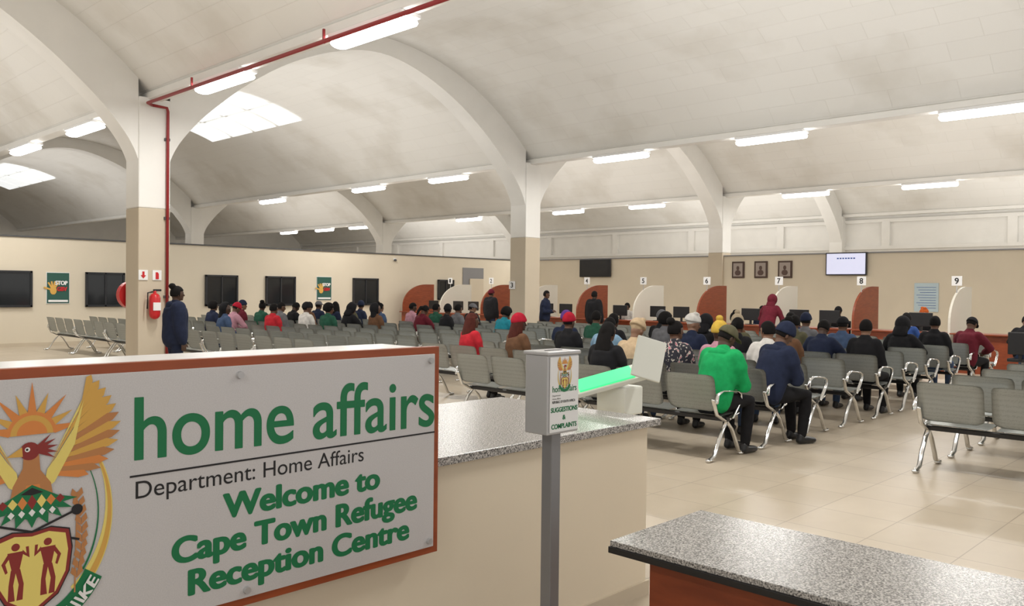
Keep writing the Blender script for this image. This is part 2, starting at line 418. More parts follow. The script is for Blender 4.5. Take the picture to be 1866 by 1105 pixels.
# ------------------------------------------------------------------ emblem
def emblem(name,cx,cz,sc,yp):
    Vv=[];Ff=[];Mi=[];mats=[M['gold'],M['yellow'],M['orange'],M['tan'],M['redbrown'],M['signgreen'],M['ink'],M['paper']]
    idx={'gold':0,'yellow':1,'orange':2,'tan':3,'redbrown':4,'green':5,'ink':6,'paper':7}
    lay=[0]
    def poly(pts,c,mirror=False):
        for sg in ((1,-1) if mirror else (1,)):
            b=len(Vv);lay[0]+=1
            for x,z in pts: Vv.append((x*sg*sc,-lay[0]*.00001*sc,z*sc))
            f=list(range(b,b+len(pts)))
            A=sum(Vv[f[i]][0]*Vv[f[(i+1)%len(f)]][2]-Vv[f[(i+1)%len(f)]][0]*Vv[f[i]][2] for i in range(len(f)))
            if A<0:f=f[::-1]
            Ff.append(f);Mi.append(idx[c])
    def circ(x,z,r,c,mirror=False,rz=None,n=18):
        poly([(x+r*math.cos(2*pi*i/n),z+(rz or r)*math.sin(2*pi*i/n)) for i in range(n)],c,mirror)
    def band(cx_,cz_,rx,rz,a0,a1,w0,w1,c,mirror=False,n=22):
        for i in range(n):
            a=math.radians(a0+(a1-a0)*i/n);b=math.radians(a0+(a1-a0)*(i+1)/n)
            wa=w0+(w1-w0)*i/n;wb=w0+(w1-w0)*(i+1)/n
            q=lambda t,w_:(cx_+(rx-w_)*math.cos(t),cz_+(rz-w_)*math.sin(t))
            poly([q(a,0),q(b,0),q(b,wb),q(a,wa)],c,mirror)
    band(0,-.13,.225,.30,48,-55,.004,.042,'yellow',True)
    band(0,-.13,.222,.296,44,-50,.004,.020,'gold',True)
    band(0,-.13,.185,.262,40,-40,.002,.006,'green',True)
    band(0,-.14,.24,.325,-36,-144,.06,.06,'green',False,40)
    for i in range(10):
        z=-.07-.026*i;x=.122+.014*math.sin(i/9*pi)
        for dx,sg in ((-.011,1),(.011,-1)):
            poly([(x,z-.014),(x+dx*1.6,z+.004),(x+dx*1.2,z+.022),(x+dx*.1,z+.008)],'tan',True)
    poly([(.121,-.06),(.124,-.06),(.118,-.36),(.114,-.36)],'tan',True)
    n=9
    for i in range(n):
        a=math.radians(10+160*i/(n-1));da=math.radians(12)
        L=.150 if i%2==0 else .132
        if i==4:L=.160
        poly([(.06*math.cos(a-da),.125+.06*math.sin(a-da)),(L*math.cos(a)*.95,.125+L*math.sin(a)*.95),(.06*math.cos(a+da),.125+.06*math.sin(a+da))],('orange','gold')[i%2])
    poly([(.066*math.cos(math.radians(180*i/16)),.125+.066*math.sin(math.radians(180*i/16))) for i in range(17)],'orange')
    for r_ in (.056,.040): poly([(r_*math.cos(math.radians(180*i/16)),.125+r_*math.sin(math.radians(180*i/16))) for i in range(17)],('gold','orange')[r_<.05])
    I=[(.135,.215),(.122,.17),(.115,.13),(.105,.095),(.092,.065),(.078,.04),(.06,.02),(.045,.0)]
    O=[(.150,.292),(.185,.262),(.212,.222),(.232,.18),(.240,.135),(.235,.09),(.218,.045),(.185,.005),(.13,-.02)]
    def at(C,t):
        t=max(0,min(.9999,t))*(len(C)-1);i=int(t);f=t-i;return (C[i][0]*(1-f)+C[i+1][0]*f,C[i][1]*(1-f)+C[i+1][1]*f)
    nf=13
    for i in range(nf):
        t0=i/nf;t1=(i+.9)/nf;tm=(t0+t1)/2
        a,b=at(I,t0),at(I,t1);c,d_=at(O,t0),at(O,t1);m_=at(O,tm)
        ex=((m_[0]-a[0])*.06,(m_[1]-a[1])*.06)
        poly([a,(a[0]*.2+c[0]*.8,a[1]*.2+c[1]*.8+.005),(m_[0]+ex[0],m_[1]+ex[1]),(b[0]*.1+d_[0]*.9,b[1]*.1+d_[1]*.9),b],'gold' if i<4 else 'tan' if i%2 else ('gold','orange')[i>8],True)
    for k in range(8):
        poly([(.045-.002*k,.03-.008*k),at(I,k/8),at(I,(k+.85)/8)],('yellow','gold')[k%2],True)
    poly([(.14,.215),(.10,.10),(.04,.02),(.03,-.04),(.06,-.02),(.115,.085)],'yellow',True)
    poly([(-.06,-.085),(.06,-.085),(.05,-.02),(.022,.02),(.018,.07),(-.022,.07),(-.024,.03),(-.05,-.02)],'tan')
    poly([(-.03,-.08),(.03,-.08),(.02,-.02),(-.015,-.02)],'orange')
    circ(-.006,.078,.026,'redbrown');poly([(-.026,.092),(-.066,.066),(-.024,.064)],'gold')
    for a in (8,28,48,-12,-30): 
        r=math.radians(a);poly([(.012,.070),(.012+.058*math.cos(r),.08+.058*math.sin(r)),(.012,.092)],'redbrown')
    circ(-.012,.083,.007,'paper');circ(-.013,.083,.0035,'ink')
    for a in range(-80,81,20):
        r=math.radians(a-90);poly([(0,-.04),(.09*math.cos(r-.16),-.065+.05*math.sin(r-.16)),(.125*math.cos(r),-.06+.085*math.sin(r)),(.09*math.cos(r+.16),-.065+.05*math.sin(r+.16))],'green')
    poly([(-.095,-.075),(0,-.02),(.095,-.075),(0,-.125)],'green')
    for k in range(-3,4):
        x=k*.025;h_=.022-abs(k)*.003;poly([(x-.0125,-.07),(x,-.07+h_),(x+.0125,-.07),(x,-.07-h_)],('redbrown','yellow','orange')[k%3])
    for k in range(-2,3): 
        x=k*.027;poly([(x-.009,-.1),(x,-.09),(x+.009,-.1),(x,-.112)],'paper')
    poly([(-.03,-.045),(0,-.028),(.03,-.045),(0,-.05)],'ink')
    poly([(-.13,-.20),(-.127,-.206),(.115,-.118),(.112,-.112)],'ink');circ(.122,-.112,.016,'ink')
    poly([(.13,-.20),(.127,-.206),(-.115,-.118),(-.112,-.112)],'ink');poly([(-.1,-.126),(-.15,-.095),(-.112,-.105)],'ink')
    def sh(k): return [(x*k,-.27+(z+.27)*k) for x,z in [(-.10,-.165),(-.05,-.15),(0,-.158),(.05,-.15),(.10,-.165),(.108,-.22),(.10,-.29),(.07,-.35),(0,-.40),(-.07,-.35),(-.10,-.29),(-.108,-.22)]]
    poly(sh(1.02),'ink');poly(sh(.99),'redbrown');poly(sh(.90),'yellow')
    for sg in (-1,1):
        x=.042*sg
        circ(x,-.192,.011,'redbrown')
        poly([(x-.021,-.206),(x+.021,-.206),(x+.010,-.258),(x-.010,-.258)],'redbrown')
        poly([(x-.018*sg,-.214),(x-.036*sg,-.228),(x-.034*sg,-.195),(x-.026*sg,-.195),(x-.028*sg,-.214),(x-.018*sg,-.202)],'redbrown')
        poly([(x+.018*sg,-.206),(x+.036*sg,-.235),(x+.026*sg,-.264),(x+.020*sg,-.26),(x+.026*sg,-.236),(x+.013*sg,-.217)],'redbrown')
        poly([(x-.012,-.256),(x+.002,-.256),(x-.006,-.30),(x-.002,-.345),(x-.020,-.345),(x-.018,-.30)],'redbrown')
        poly([(x-.002,-.256),(x+.012,-.256),(x+.021,-.30),(x+.018,-.345),(x+.002,-.345),(x+.008,-.30)],'redbrown')
    me=bpy.data.meshes.new(name);me.from_pydata(Vv,[],Ff)
    for m in mats: me.materials.append(m)
    for p_,k in zip(me.polygons,Mi): p_.material_index=k
    o=bpy.data.objects.new(name,me);COL.objects.link(o);o.location=(cx,yp,cz);return o
# ------------------------------------------------------------------ reception counter + sign
e=empty('reception_counter',(1.5,3.3,0));T(e,'long cream reception counter with speckled granite top','counter')
par(box('counter_body',-1.6,3.98,2.76,3.9,.0,.96,M['countercream'],.004),e)
par(box('granite_top',-1.6,4.05,2.715,4.0,.961,1.0,M['granite'],.004),e,'grey speckled granite worktop')
par(box('skirting',-1.6,3.995,2.745,2.76,0,.08,M['cream2']),e)
par(box('raised_screen',-.6,2.32,2.722,3.05,1.0,1.474,M['counterwhite'],.004),e,'white raised privacy block')
sg=empty('welcome_sign',(1.4,2.7,.62));T(sg,'silver welcome sign with wooden border and green lettering on counter','sign')
par(box('sign_backing',.33,2.34,2.68,2.714,.615,1.482,M['woodframe'],.003),sg,'orange-brown wooden backing board')
PLT=par(box('sign_plate',.36,2.31,2.672,2.68,.645,1.452,M['plate'],.002),sg,'silver sign plate')
YT=2.6712
def st(s,x0,x1,z0,z1,m,bold=0,slope=0): return par(text('lettering',s,(x0,YT,z0),(1,0,0),(0,0,1),x1-x0,z1-z0,m,bold,slope),PLT)
st('home affairs',1.075,2.308,1.172,1.375,M['signgreen'],.0018,-.018)
st('Department: Home Affairs',1.08,1.95,1.035,1.108,M['ink'])
st('Welcome to',1.37,2.03,.933,1.02,M['signgreen'],.0055)
st('Cape Town Refugee',1.195,2.22,.79,.905,M['signgreen'],.0055)
st('Reception Centre',1.25,2.18,.676,.79,M['signgreen'],.0055)
par(box('rule_line',1.062,2.31,2.6705,2.672,1.122,1.128,M['ink']),PLT)
par(emblem('emblem',.785,1.165,1.0,2.671),PLT,'coat of arms emblem with bird, sun, shield and wheat')
k=par(text('lettering','!KE E: /XARRA //KE',(.60,2.666,.735),(1,0,0),(0,0,1),.38,.035,M['paper'],.0015),PLT)
for v in k.data.vertices:
    t=v.co.x/.38;a=math.radians(-140+102*t);rr=.272+v.co.z
    v.co=V3((.785-.60+ (rr-.07)*math.cos(a)*1.0,v.co.y,(1.165-.14-.735)+ (rr+.012)*math.sin(a)))
for x,z in ((1.43,1.42),(2.285,1.425),(2.285,.672),(1.46,.672),(.6,1.42),(.6,.672)):
    G=([],[]);blob(G,[(x,2.672,z),(x,2.66,z)],[.014,.012],side=(1,0,0),n=18,flat=True)
    par(mk('screw_cap',gmesh('s',G),[M['steel']]),sg)
e=empty('suggestion_box',(2.57,2.25,0));T(e,'grey metal suggestions and complaints box on a post','suggestion box')
par(box('post',2.545,2.6,2.225,2.28,.01,1.15,M['greymetal'],.004),e)
par(box('base_plate',2.42,2.72,2.10,2.40,0,.012,M['greymetal'],.003),e)
bb=par(box('box_body',2.475,2.665,2.19,2.31,1.15,1.465,M['steel'],.004),e)
par(box('box_lid',2.468,2.672,2.183,2.317,1.465,1.48,M['steel'],.004),e)
par(box('posting_slot',2.52,2.62,2.24,2.25,1.48,1.482,M['black']),e)
lp=par(box('label_plate',2.487,2.66,2.186,2.189,1.16,1.458,M['paper']),bb,'white printed label')
def sb(s,x0,x1,z0,z1,m,b=0): par(text('lettering',s,(x0,2.1855,z0),(1,0,0),(0,0,1),x1-x0,z1-z0,m,b),lp)
sb('home affairs',2.50,2.648,1.318,1.344,M['signgreen'],.0005)
sb('Department:',2.50,2.55,1.300,1.308,M['ink']);sb('Home Affairs',2.50,2.55,1.289,1.296,M['ink']);sb('REPUBLIC OF SOUTH AFRICA',2.50,2.64,1.274,1.284,M['ink'],.0004)
sb('SUGGESTIONS',2.491,2.655,1.238,1.258,M['signgreen'],.0012);sb('&',2.562,2.582,1.206,1.225,M['signgreen'],.0012);sb('COMPLAINTS',2.495,2.651,1.172,1.192,M['signgreen'],.0012)
par(emblem('emblem',2.573,1.405,.19,2.1855),lp,'small coat of arms emblem')
# document scanner on its pedestal
e=empty('document_scanner',(4.36,3.3,0));T(e,'white document scanner with green glowing tray and tilted panel','scanner')
par(box('pedestal',4.30,4.46,3.20,3.36,0,.94,M['kiosk'],.01),e)
par(box('scanner_body',4.27,4.46,3.13,3.36,.94,1.12,M['kiosk'],.012),e)
def tilt(name,c,sx,sy,sz,rot,m):
    o=box(name,-sx/2,sx/2,-sy/2,sy/2,-sz/2,sz/2,m,.005);o.rotation_euler=rot;o.location=c;return par(o,e)
RT=(math.radians(20),math.radians(-16),math.radians(-45))
Rm=Euler(RT,'XYZ').to_matrix();cT=V3((4.28,3.27,1.155))
tilt('scanner_tray',cT,.44,.20,.03,RT,M['kiosk']);tilt('glowing_glass',cT+Rm@V3((-.02,0,.018)),.36,.165,.012,RT,M['greenglow'])
tilt('tilted_panel',(4.40,3.05,1.30),.19,.02,.27,(math.radians(-22),math.radians(16),math.radians(-42)),M['kiosk'])
e=empty('security_desk',(2.86,.3,0));T(e,'cherry wood desk with speckled granite top','desk')
par(box('granite_top',2.54,3.18,-2.2,1.925,.76,.782,M['granite'],.003),e)
par(box('edge_band',2.535,3.185,-2.205,1.93,.735,.76,M['black'],.003),e,'black edge under the worktop')
par(box('desk_body',2.62,3.12,-2.15,1.80,0,.735,M['wood'],.004),e,'cherry wood front panel')
# ------------------------------------------------------------------ back wall things
def tv(y0,y1,z0,z1,m,lab,on=False):
    e=empty('television',(27.7,(y0+y1)/2,z0));T(e,lab,'television')
    par(box('tv_body',27.66,27.74,y0,y1,z0,z1,M['black'],.01),e)
    sc_=par(box('tv_screen',27.65,27.66,y0+.04,y1-.04,z0+.04,z1-.04,m),e)
    par(box('wall_bracket',27.74,27.8,(y0+y1)/2-.2,(y0+y1)/2+.2,z0+.2,z0+.4,M['greymetal']),e)
    if on:
        for k in range(7): par(box('caption_line',27.645,27.65,y1-.45-k*.09,y1-.39-k*.09,z1-.22,z1-.18,M['blueink']),sc_)
tv(21.14,22.75,2.32,3.05,M['black'],'wall-mounted television with dark screen')
tv(10.74,12.1,2.34,3.1,M['screen'],'wall-mounted television with pale lit screen',True)
fb=mat('frame_brown',(.06,.03,.02),.4);mt=mat('mount',(.35,.3,.27),.6);pf=mat('portrait',(.10,.06,.05),.6)
for y0,y1 in ((15.15,15.64),(14.25,14.75),(13.33,13.85)):
    e=empty('portrait_frame',(27.78,y0+.25,2.26));T(e,'framed official portrait on the beige wall','picture','framed portraits on the wall')
    par(box('picture_frame',27.75,27.8,y0,y1,2.26,2.86,fb,.01),e)
    mo=par(box('picture_mount',27.745,27.75,y0+.06,y1-.06,2.32,2.80,mt),e)
    G=([],[]);c=(y0+y1)/2;ell(G,(27.742,c,2.62),(.004,.06,.08),n=14);ell(G,(27.742,c,2.45),(.003,.12,.10),n=14)
    par(mk('portrait_figure',gmesh('p',G),[pf]),mo)
e=empty('notice_board',(27.78,8.9,1.2));T(e,'pale blue printed notice on the beige wall','notice')
nb_=par(box('notice_sheet',27.77,27.795,8.58,9.29,1.2,2.09,M['paleblue']),e)
for k in range(9): par(box('text_line',27.765,27.77,8.65,9.22-.05*(k%3),1.95-.08*k,1.962-.08*k,M['blueink']),nb_)
e=empty('number_sign',(17.08,16.5,1.8));T(e,'white number 3 sign fixed on the column','number sign','counter number signs')
p3=par(box('sign_plate',17.07,17.095,16.38,16.6,1.76,1.98,M['paper']),e);par(text('numeral','3',(17.065,16.53,1.8),(0,-1,0),(0,0,1),.09,.14,M['ink'],.004),p3)
M['shwhite']=mat('white_laminate',(.70,.67,.59),.4)
XP=20.9
def monitor(x,y,z):
    mo=empty('computer_monitor',(x,y,z));T(mo,'black computer monitor on the service desk','monitor','desk computer monitors')
    par(box('monitor_screen',x-.02,x+.02,y-.26,y+.26,z+.11,z+.43,M['black'],.008),mo);par(box('monitor_stand',x,x+.03,y-.03,y+.03,z+.01,z+.15,M['black']),mo);par(box('monitor_base',x-.08,x+.1,y-.11,y+.11,z,z+.015,M['black']),mo)
for k in range(10):
    n=9-k;y=XP*(.2904+.1034*k)
    e=empty('booth_partition',(XP+.3,y,0));wd=(k%2==1)
    T(e,('cherry wood' if wd else 'white laminate')+' curved partition screen between service desks','partition','curved partition screens')
    xa=XP-.5
    prof=[(xa,0),(xa,1.1)]+[(xa+1.15*(1-math.cos(t)),1.1+.82*math.sin(t)) for t in [pi/2*i/12 for i in range(1,13)]]+[(xa+1.55,1.92),(xa+1.55,0)]
    par(prism('partition_panel',prof,'y',y-.025,y+.025,M['wood'] if wd else M['shwhite']),e)
    par(prism('partition_foot',[(xa-.02,0),(xa-.02,.08),(xa+1.57,.08),(xa+1.57,0)],'y',y-.035,y+.035,M['darkgrey']),e)
    if n>0 and n!=3:
        s=empty('number_sign',(XP,y,2.0));T(s,'white square number %d sign above the partition'%n,'number sign','counter number signs')
        pl=par(box('sign_plate',XP-.01,XP+.01,y-.11,y+.11,1.94,2.16,M['paper'],.004),s)
        par(box('sign_post',XP,XP+.01,y-.01,y+.01,1.74,1.94,M['steel']),s)
        par(text('numeral',str(n),(XP-.015,y+.045,1.98),(0,-1,0),(0,0,1),.09,.14,M['ink'],.003),pl)
    if k<9:
        y2=y+.1034*XP
        s=empty('service_desk',(XP-.3,y+1,0));T(s,'cherry wood service desk between partition screens','desk','service desks')
        par(box('desk_top',XP-.7,XP+.05,y+.04,y2-.04,.85,.88,M['wood'],.004),s);par(box('modesty_panel',XP-.6,XP-.56,y+.06,y2-.06,0,.85,M['wood']),s)
        for q in range(1+k%2): monitor(XP-.2,y+.7+q*.8,.88)
e=empty('service_desk',(XP-.3,4.5,0));T(e,'cherry wood service desk beside the end partition','desk','service desks')
par(box('desk_top',XP-.7,XP+.05,2.0,6.0,.85,.88,M['wood'],.004),e);par(box('modesty_panel',XP-.6,XP-.56,2.1,5.95,0,.85,M['wood']),e)
monitor(XP-.2,4.0,.88)
for x,y,z in ((11.3,26.13,2.85),(20.5,26.13,2.85)):
    c=empty('security_camera',(x,y,z));T(c,'small dark dome security camera on the wall','camera')
    G=([],[]);ell(G,(x,y,z),(.06,.06,.05),n=14);par(mk('camera_dome',gmesh('c',G),[M['darkgrey']],smooth=True),c);par(box('camera_mount',x-.05,x+.05,26.14,26.2,z,z+.08,M['paper']),c)
# ------------------------------------------------------------------ waiting benches
def sheet(prof,hw,y0,th=.012,rnd=.07,ny=9):
    L=[0]
    for i in range(1,len(prof)): L.append(L[-1]+math.dist(prof[i],prof[i-1]))
    bm=bmesh.new();rows_=[]
    for i,(x,z) in enumerate(prof):
        dd=min(L[i],L[-1]-L[i]);k=hw
        if dd<rnd: k=hw-rnd*(1-math.sqrt(max(0,1-(1-dd/rnd)**2)))
        rows_.append([bm.verts.new((x,y0-k+2*k*j/(ny-1),z+.0)) for j in range(ny)])
    for i in range(len(prof)-1):
        for j in range(ny-1): bm.faces.new((rows_[i][j],rows_[i][j+1],rows_[i+1][j+1],rows_[i+1][j]))
    bmesh.ops.solidify(bm,geom=bm.faces[:],thickness=th)
    bmesh.ops.recalc_face_normals(bm,faces=bm.faces)
    me=bpy.data.meshes.new('sheet');bm.to_mesh(me);bm.free();return me
def dens(p,n=4):
    q=[]
    for i in range(len(p)-1):
        for k in range(n): q.append((p[i][0]+(p[i+1][0]-p[i][0])*k/n,p[i][1]+(p[i+1][1]-p[i][1])*k/n))
    return q+[p[-1]]
seatP=dens([(.27,.43),(.255,.462),(.20,.478),(.05,.462),(-.12,.452),(-.20,.47)])
backP=dens([(-.20,.50),(-.235,.60),(-.262,.72),(-.285,.83),(-.305,.875),(-.33,.885)])
PIT=.65
seat_me=sheet(seatP,.295,0);seat_me.materials.append(M['perf'])
back_me=sheet(backP,.295,0,rnd=.08);back_me.materials.append(M['perf'])
for m_ in (seat_me,back_me): m_.polygons.foreach_set('use_smooth',[True]*len(m_.polygons))
G=([],[])
blob(G,[(-.27,0,.60),(-.255,0,.68),(-.16,0,.715),(0,0,.705),(.14,0,.69),(.21,0,.66),(.215,0,.60),(.15,0,.52),(.05,0,.42)],[(.022,.011)]*9,side=(0,1,0),n=8)
arm_me=gmesh('armrest',G);arm_me.materials.append(M['chrome'])
G=([],[])
blob(G,[(-.27,0,.62),(-.20,0,.47),(-.05,0,.40),(.0,0,.385),(-.08,0,.30),(-.17,0,.17),(-.235,0,.05),(-.33,0,.02)],[(.024,.016)]*8,side=(0,1,0),n=8)
blob(G,[(.24,0,.45),(.1,0,.42),(0,0,.385),(.10,0,.30),(.19,0,.16),(.25,0,.05),(.33,0,.02)],[(.024,.016)]*7,side=(0,1,0),n=8)
blob(G,[(-.36,0,.018),(-.29,0,.018)],[(.028,.018)]*2,n=8);blob(G,[(.29,0,.018),(.36,0,.018)],[(.028,.018)]*2,n=8)
leg_me=gmesh('leg',G);leg_me.materials.append(M['chrome'])
for m_ in (arm_me,leg_me): m_.polygons.foreach_set('use_smooth',[True]*len(m_.polygons))
bm=bmesh.new();bmesh.ops.create_cube(bm,size=1);bmesh.ops.scale(bm,vec=(.07,PIT*3-.05,.045),verts=bm.verts);bmesh.ops.translate(bm,vec=(0,0,.405),verts=bm.verts)
bmesh.ops.bevel(bm,geom=bm.edges[:],offset=.006,segments=1,affect='EDGES')
beam_me=bpy.data.meshes.new('beam');bm.to_mesh(beam_me);bm.free();beam_me.materials.append(M['black'])
LAY=[]
for i in range(3): LAY+=[('seat',seat_me,(i-1)*PIT),('backrest',back_me,(i-1)*PIT)]
for y in (-1.5*PIT+.01,1.5*PIT-.01): LAY.append(('armrest',arm_me,y))
for y in (-1.5*PIT+.05,1.5*PIT-.05): LAY.append(('leg',leg_me,y))
LAY.append(('beam',beam_me,0))
bm=bmesh.new();mats_=[M['perf'],M['chrome'],M['black']]
for nme,me,y in LAY:
    n0=len(bm.verts);f0=len(bm.faces);bm.from_mesh(me);bm.verts.ensure_lookup_table();bm.faces.ensure_lookup_table()
    for v in bm.verts[n0:]: v.co.y+=y
    mi=0 if nme in('seat','backrest') else 1 if nme in('armrest','leg') else 2
    for f in bm.faces[f0:]: f.material_index=mi;f.smooth=True
far_me=bpy.data.meshes.new('waiting_bench');bm.to_mesh(far_me);bm.free()
for m_ in mats_: far_me.materials.append(m_)
BL='three-seat perforated steel waiting bench with chrome armrests';BG='rows of steel waiting benches'
def bench(x,y):
    d_=x*.7196+y*.6945
    if d_<15.0:
        e=empty('waiting_bench',(x,y,0));T(e,BL,'bench',BG)
        for nme,me,yo in LAY:
            o=bpy.data.objects.new(nme,me);COL.objects.link(o);o.location=(0,yo,0);o.parent=e
    else:
        o=bpy.data.objects.new('waiting_bench',far_me);COL.objects.link(o);o.location=(x,y,0);T(o,BL,'bench',BG)
ROW=[7.85+1.07*k for k in range(10)]
for k,x in enumerate(ROW):
    jit=(random.random()-.5)*.06
    for j in range(2 if k==0 else 3): bench(x,5.40+1.99*j+jit)
    for j in range(3):
        y=12.7+1.99*j+jit
        if not(abs(x-17.4)<.7 and abs(y-16.3)<1.3): bench(x,y)
    if k<7:
        for j in range(3): bench(x,19.6+1.99*j+jit)
for k in range(8):
    x=8.9+1.07*k;bench(x,1.9);bench(x,-.09)
    if k>2: bench(x,-2.08)
# ------------------------------------------------------------------ people
def ik(a,c,l1,l2,pole):
    a=V3(a);c=V3(c);d=c-a;L=min(d.length,(l1+l2)*.995);dn=d.normalized()
    c=a+dn*L
    x=(l1*l1-l2*l2+L*L)/(2*L);h=math.sqrt(max(0,l1*l1-x*x))
    p=V3(pole);p=(p-dn*p.dot(dn)).normalized()
    return a+dn*x+p*h,c
def hand(G,w_,d,n_,th):
    d=V3(d).normalized();n_=V3(n_);n_=(n_-d*n_.dot(d)).normalized();a=n_.cross(d)
    if a.dot(V3(th))<0:a=-a
    blob(G,[w_,w_+d*.04,w_+d*.085],[(.026,.018),(.038,.016),(.04,.013)],side=a,n=12)
    for i,L in enumerate((.072,.08,.075,.058)):
        p=w_+d*.088+a*(.031-.0205*i);pts=[p-d*.02,p];ang=.2+.06*i
        for f,seg in enumerate((.45,.3,.25)):
            dd=d*math.cos(ang)+n_*math.sin(ang);p=p+dd*L*seg;pts.append(p);ang+=.5
        blob(G,pts,[.0095,.009,.0085,.008,.0065],side=a,n=8)
    p=w_+d*.025+a*.028
    blob(G,[p-a*.01,p+(a*.6+d*.7)*.04,p+(a*.5+d*.9)*.07+n_*.012],[.012,.0105,.0085],side=n_,n=8)
def make_pose(seated=True,lean=.08,hyaw=0,hpitch=0,arms='lap',fem=False,roll=0,bulk=.012):
    P={}
    pel=V3((0,0,.575)) if seated else V3((0,0,.94))
    u=V3((math.sin(lean),0,math.cos(lean)))
    sh=.165 if fem else .18
    waist=pel+u*.16;chest=pel+u*.33;upc=pel+u*.44;nb=pel+u*.52
    nd=V3((math.sin(lean*.6+.15+hpitch*.3),0,math.cos(lean*.6+.15+hpitch*.3)))
    hc=nb+nd*.15
    RH=(Euler((roll,lean*.3+hpitch,hyaw),'XYZ')).to_matrix()
    B=([],[])
    tb=[pel-u*.05,pel+u*.03,waist,chest,upc,pel+u*.485,nb,nb+nd*.06]
    tr=[(.155,.115),(.16,.115),(.128,.095),(.150,.115),(.15,.10),(.10,.075),(.062,.06),(.055,.055)]
    blob(B,tb,tr,side=(0,1,0),n=20)
    ell(B,hc,(.096,.075,.112),RH,20)
    ell(B,hc+RH@V3((.022,0,-.055)),(.066,.056,.062),RH,16)
    ell(B,hc+RH@V3((.07,0,-.09)),(.022,.022,.018),RH,10)
    blob(B,[hc+RH@V3((.088,0,.01)),hc+RH@V3((.104,0,-.028))],[.008,.014],side=(0,1,0),n=8)
    ell(B,hc+RH@V3((.078,0,.02)),(.018,.05,.012),RH,10)
    ell(B,hc+RH@V3((.084,0,-.06)),(.014,.024,.012),RH,10)
    for s in (-1,1): ell(B,hc+RH@V3((-.005,s*.077,-.012)),(.02,.009,.032),RH,10)
    blob(B,[nb-u*.02,hc+RH@V3((-.02,0,-.05))],[.06,.055],n=14)
    TP=([],[]);PT=([],[]);shoes=[];k_=bulk
    tr2=[(a+.03+k_,b+.034+k_) for a,b in tr]
    if seated: tr2[0]=(tr2[0][0],.13);tr2[1]=(tr2[1][0],.135)
    blob(TP,[pel-u*.03,pel+u*.03,waist,chest,upc,pel+u*.492],[tr2[0],tr2[1],(tr2[2][0]+.02,tr2[2][1]+.015),tr2[3],(tr2[4][0]-.005,tr2[4][1]-.01),(.10,.085)],side=(0,1,0),n=20)
    blob(TP,[pel+u*.485,nb+u*.012],[(.085,.08),(.072,.07)],side=(0,1,0),n=16)
    for s in (-1,1):
        sp=pel+u*.445+V3((0,s*sh,0))
        if arms=='lap': wt=V3((.27,s*.06,.70));pole=(-.5,s*.7,-.5);hd=(.8,-s*.5,-.25);pn=(0,0,-1)
        elif arms=='knees': wt=V3((.40,s*.12,.70));pole=(-.2,s*.9,-.2);hd=(.8,-s*.6,-.3);pn=(0,0,-1)
        elif arms=='phone': wt=V3((.34,s*.07,.86));pole=(-.4,s*.6,-.8);hd=(.7,-s*.5,.5);pn=(-.6,-s*.6,.4)
        elif arms=='down': wt=sp+V3((.05,s*.07,-.535));pole=(-1,0,0);hd=(.08,0,-1);pn=(0,-s,0)
        elif arms=='front': wt=V3((.25,s*.08,1.12));pole=(-.5,s*.6,-.8);hd=(.7,-s*.7,.1);pn=(-.3,-s*.3,-.8)
        elif arms=='desk': wt=V3((.42,s*.2,.95));pole=(-.7,s*.7,-.2);hd=(1,0,-.1);pn=(0,0,-1)
        el,wt=ik(sp,wt,.29,.255,pole)
        sd=V3((0,0,1)) if abs((wt-el).normalized().z)<.7 else V3((1,0,0))
        blob(B,[sp,sp.lerp(el,.4),el,el.lerp(wt,.35),wt],[.052,.046,.037,.038,.025],side=sd,n=14)
        blob(TP,[sp-V3((0,s*.03,0)),sp.lerp(el,.4),el,el.lerp(wt,.4),el.lerp(wt,.95)],[.074+k_,.066+k_,.056+k_,.054+k_,.043+k_*.5],side=sd,n=14)
        th=V3((0,-s,0)) if arms!='down' else V3((1,0,0))
        if arms=='phone': th=V3((-.3,0,1))
        hand(B,wt,hd,pn,th)
        hp=pel+V3((0,s*.085,-.02))
        if seated: kn=V3((.45,s*.13,.545));an=V3((.44+.05*s,s*.13,.09));sdl=V3((0,1,0))
        else: kn=V3((.025,s*.10,.50));an=V3((-.01+.03*s,s*.105,.09));sdl=V3((0,1,0))
        blob(B,[hp,hp.lerp(kn,.45),kn,kn.lerp(an,.35),an],[.088,.078,.054,.054,.034],side=sdl,n=14)
        blob(B,[an+V3((-.03,0,-.03)),an+V3((.09,0,-.045)),an+V3((.16,0,-.055))],[(.034,.03),(.04,.025),(.035,.02)],side=(0,1,0),n=10)
        blob(PT,[hp+V3((0,0,0)),hp.lerp(kn,.45),kn,kn.lerp(an,.35),an+V3((0,0,.02))],[.105,.094,.07,.068,.052],side=sdl,n=14)
        Gs=([],[])
        blob(Gs,[an+V3((-.02,0,.0)),an+V3((-.02,0,-.04))],[.042,.045],n=12)
        blob(Gs,[an+V3((-.035,0,-.045)),an+V3((.07,0,-.045)),an+V3((.17,0,-.055))],[(.042,.042),(.048,.040),(.042,.032)],side=(0,1,0),n=12)
        shoes.append(remeshed('shoe',Gs,.014,3))
    blob(PT,[pel-u*.05,pel+u*.06],[(.172,.132),(.168,.125)],side=(0,1,0),n=18)
    P['body']=remeshed('person',B,.0075,2)
    me=P['body'];RI=RH.inverted()
    mi=[0]*len(me.polygons)
    for p_ in me.polygons:
        c=RI@(p_.center-hc)
        if c.x>.04 and abs(c.y)<.06:
            if abs(abs(c.y)-.032)<.013 and abs(c.z-.002)<.007: mi[p_.index]=1
            elif abs(abs(c.y)-.033)<.018 and abs(c.z-.026)<.004: mi[p_.index]=1
            elif abs(c.y)<.025 and abs(c.z+.062)<.007: mi[p_.index]=2
    me.polygons.foreach_set('material_index',mi)
    P['top']=remeshed('jacket',TP,.016,5)
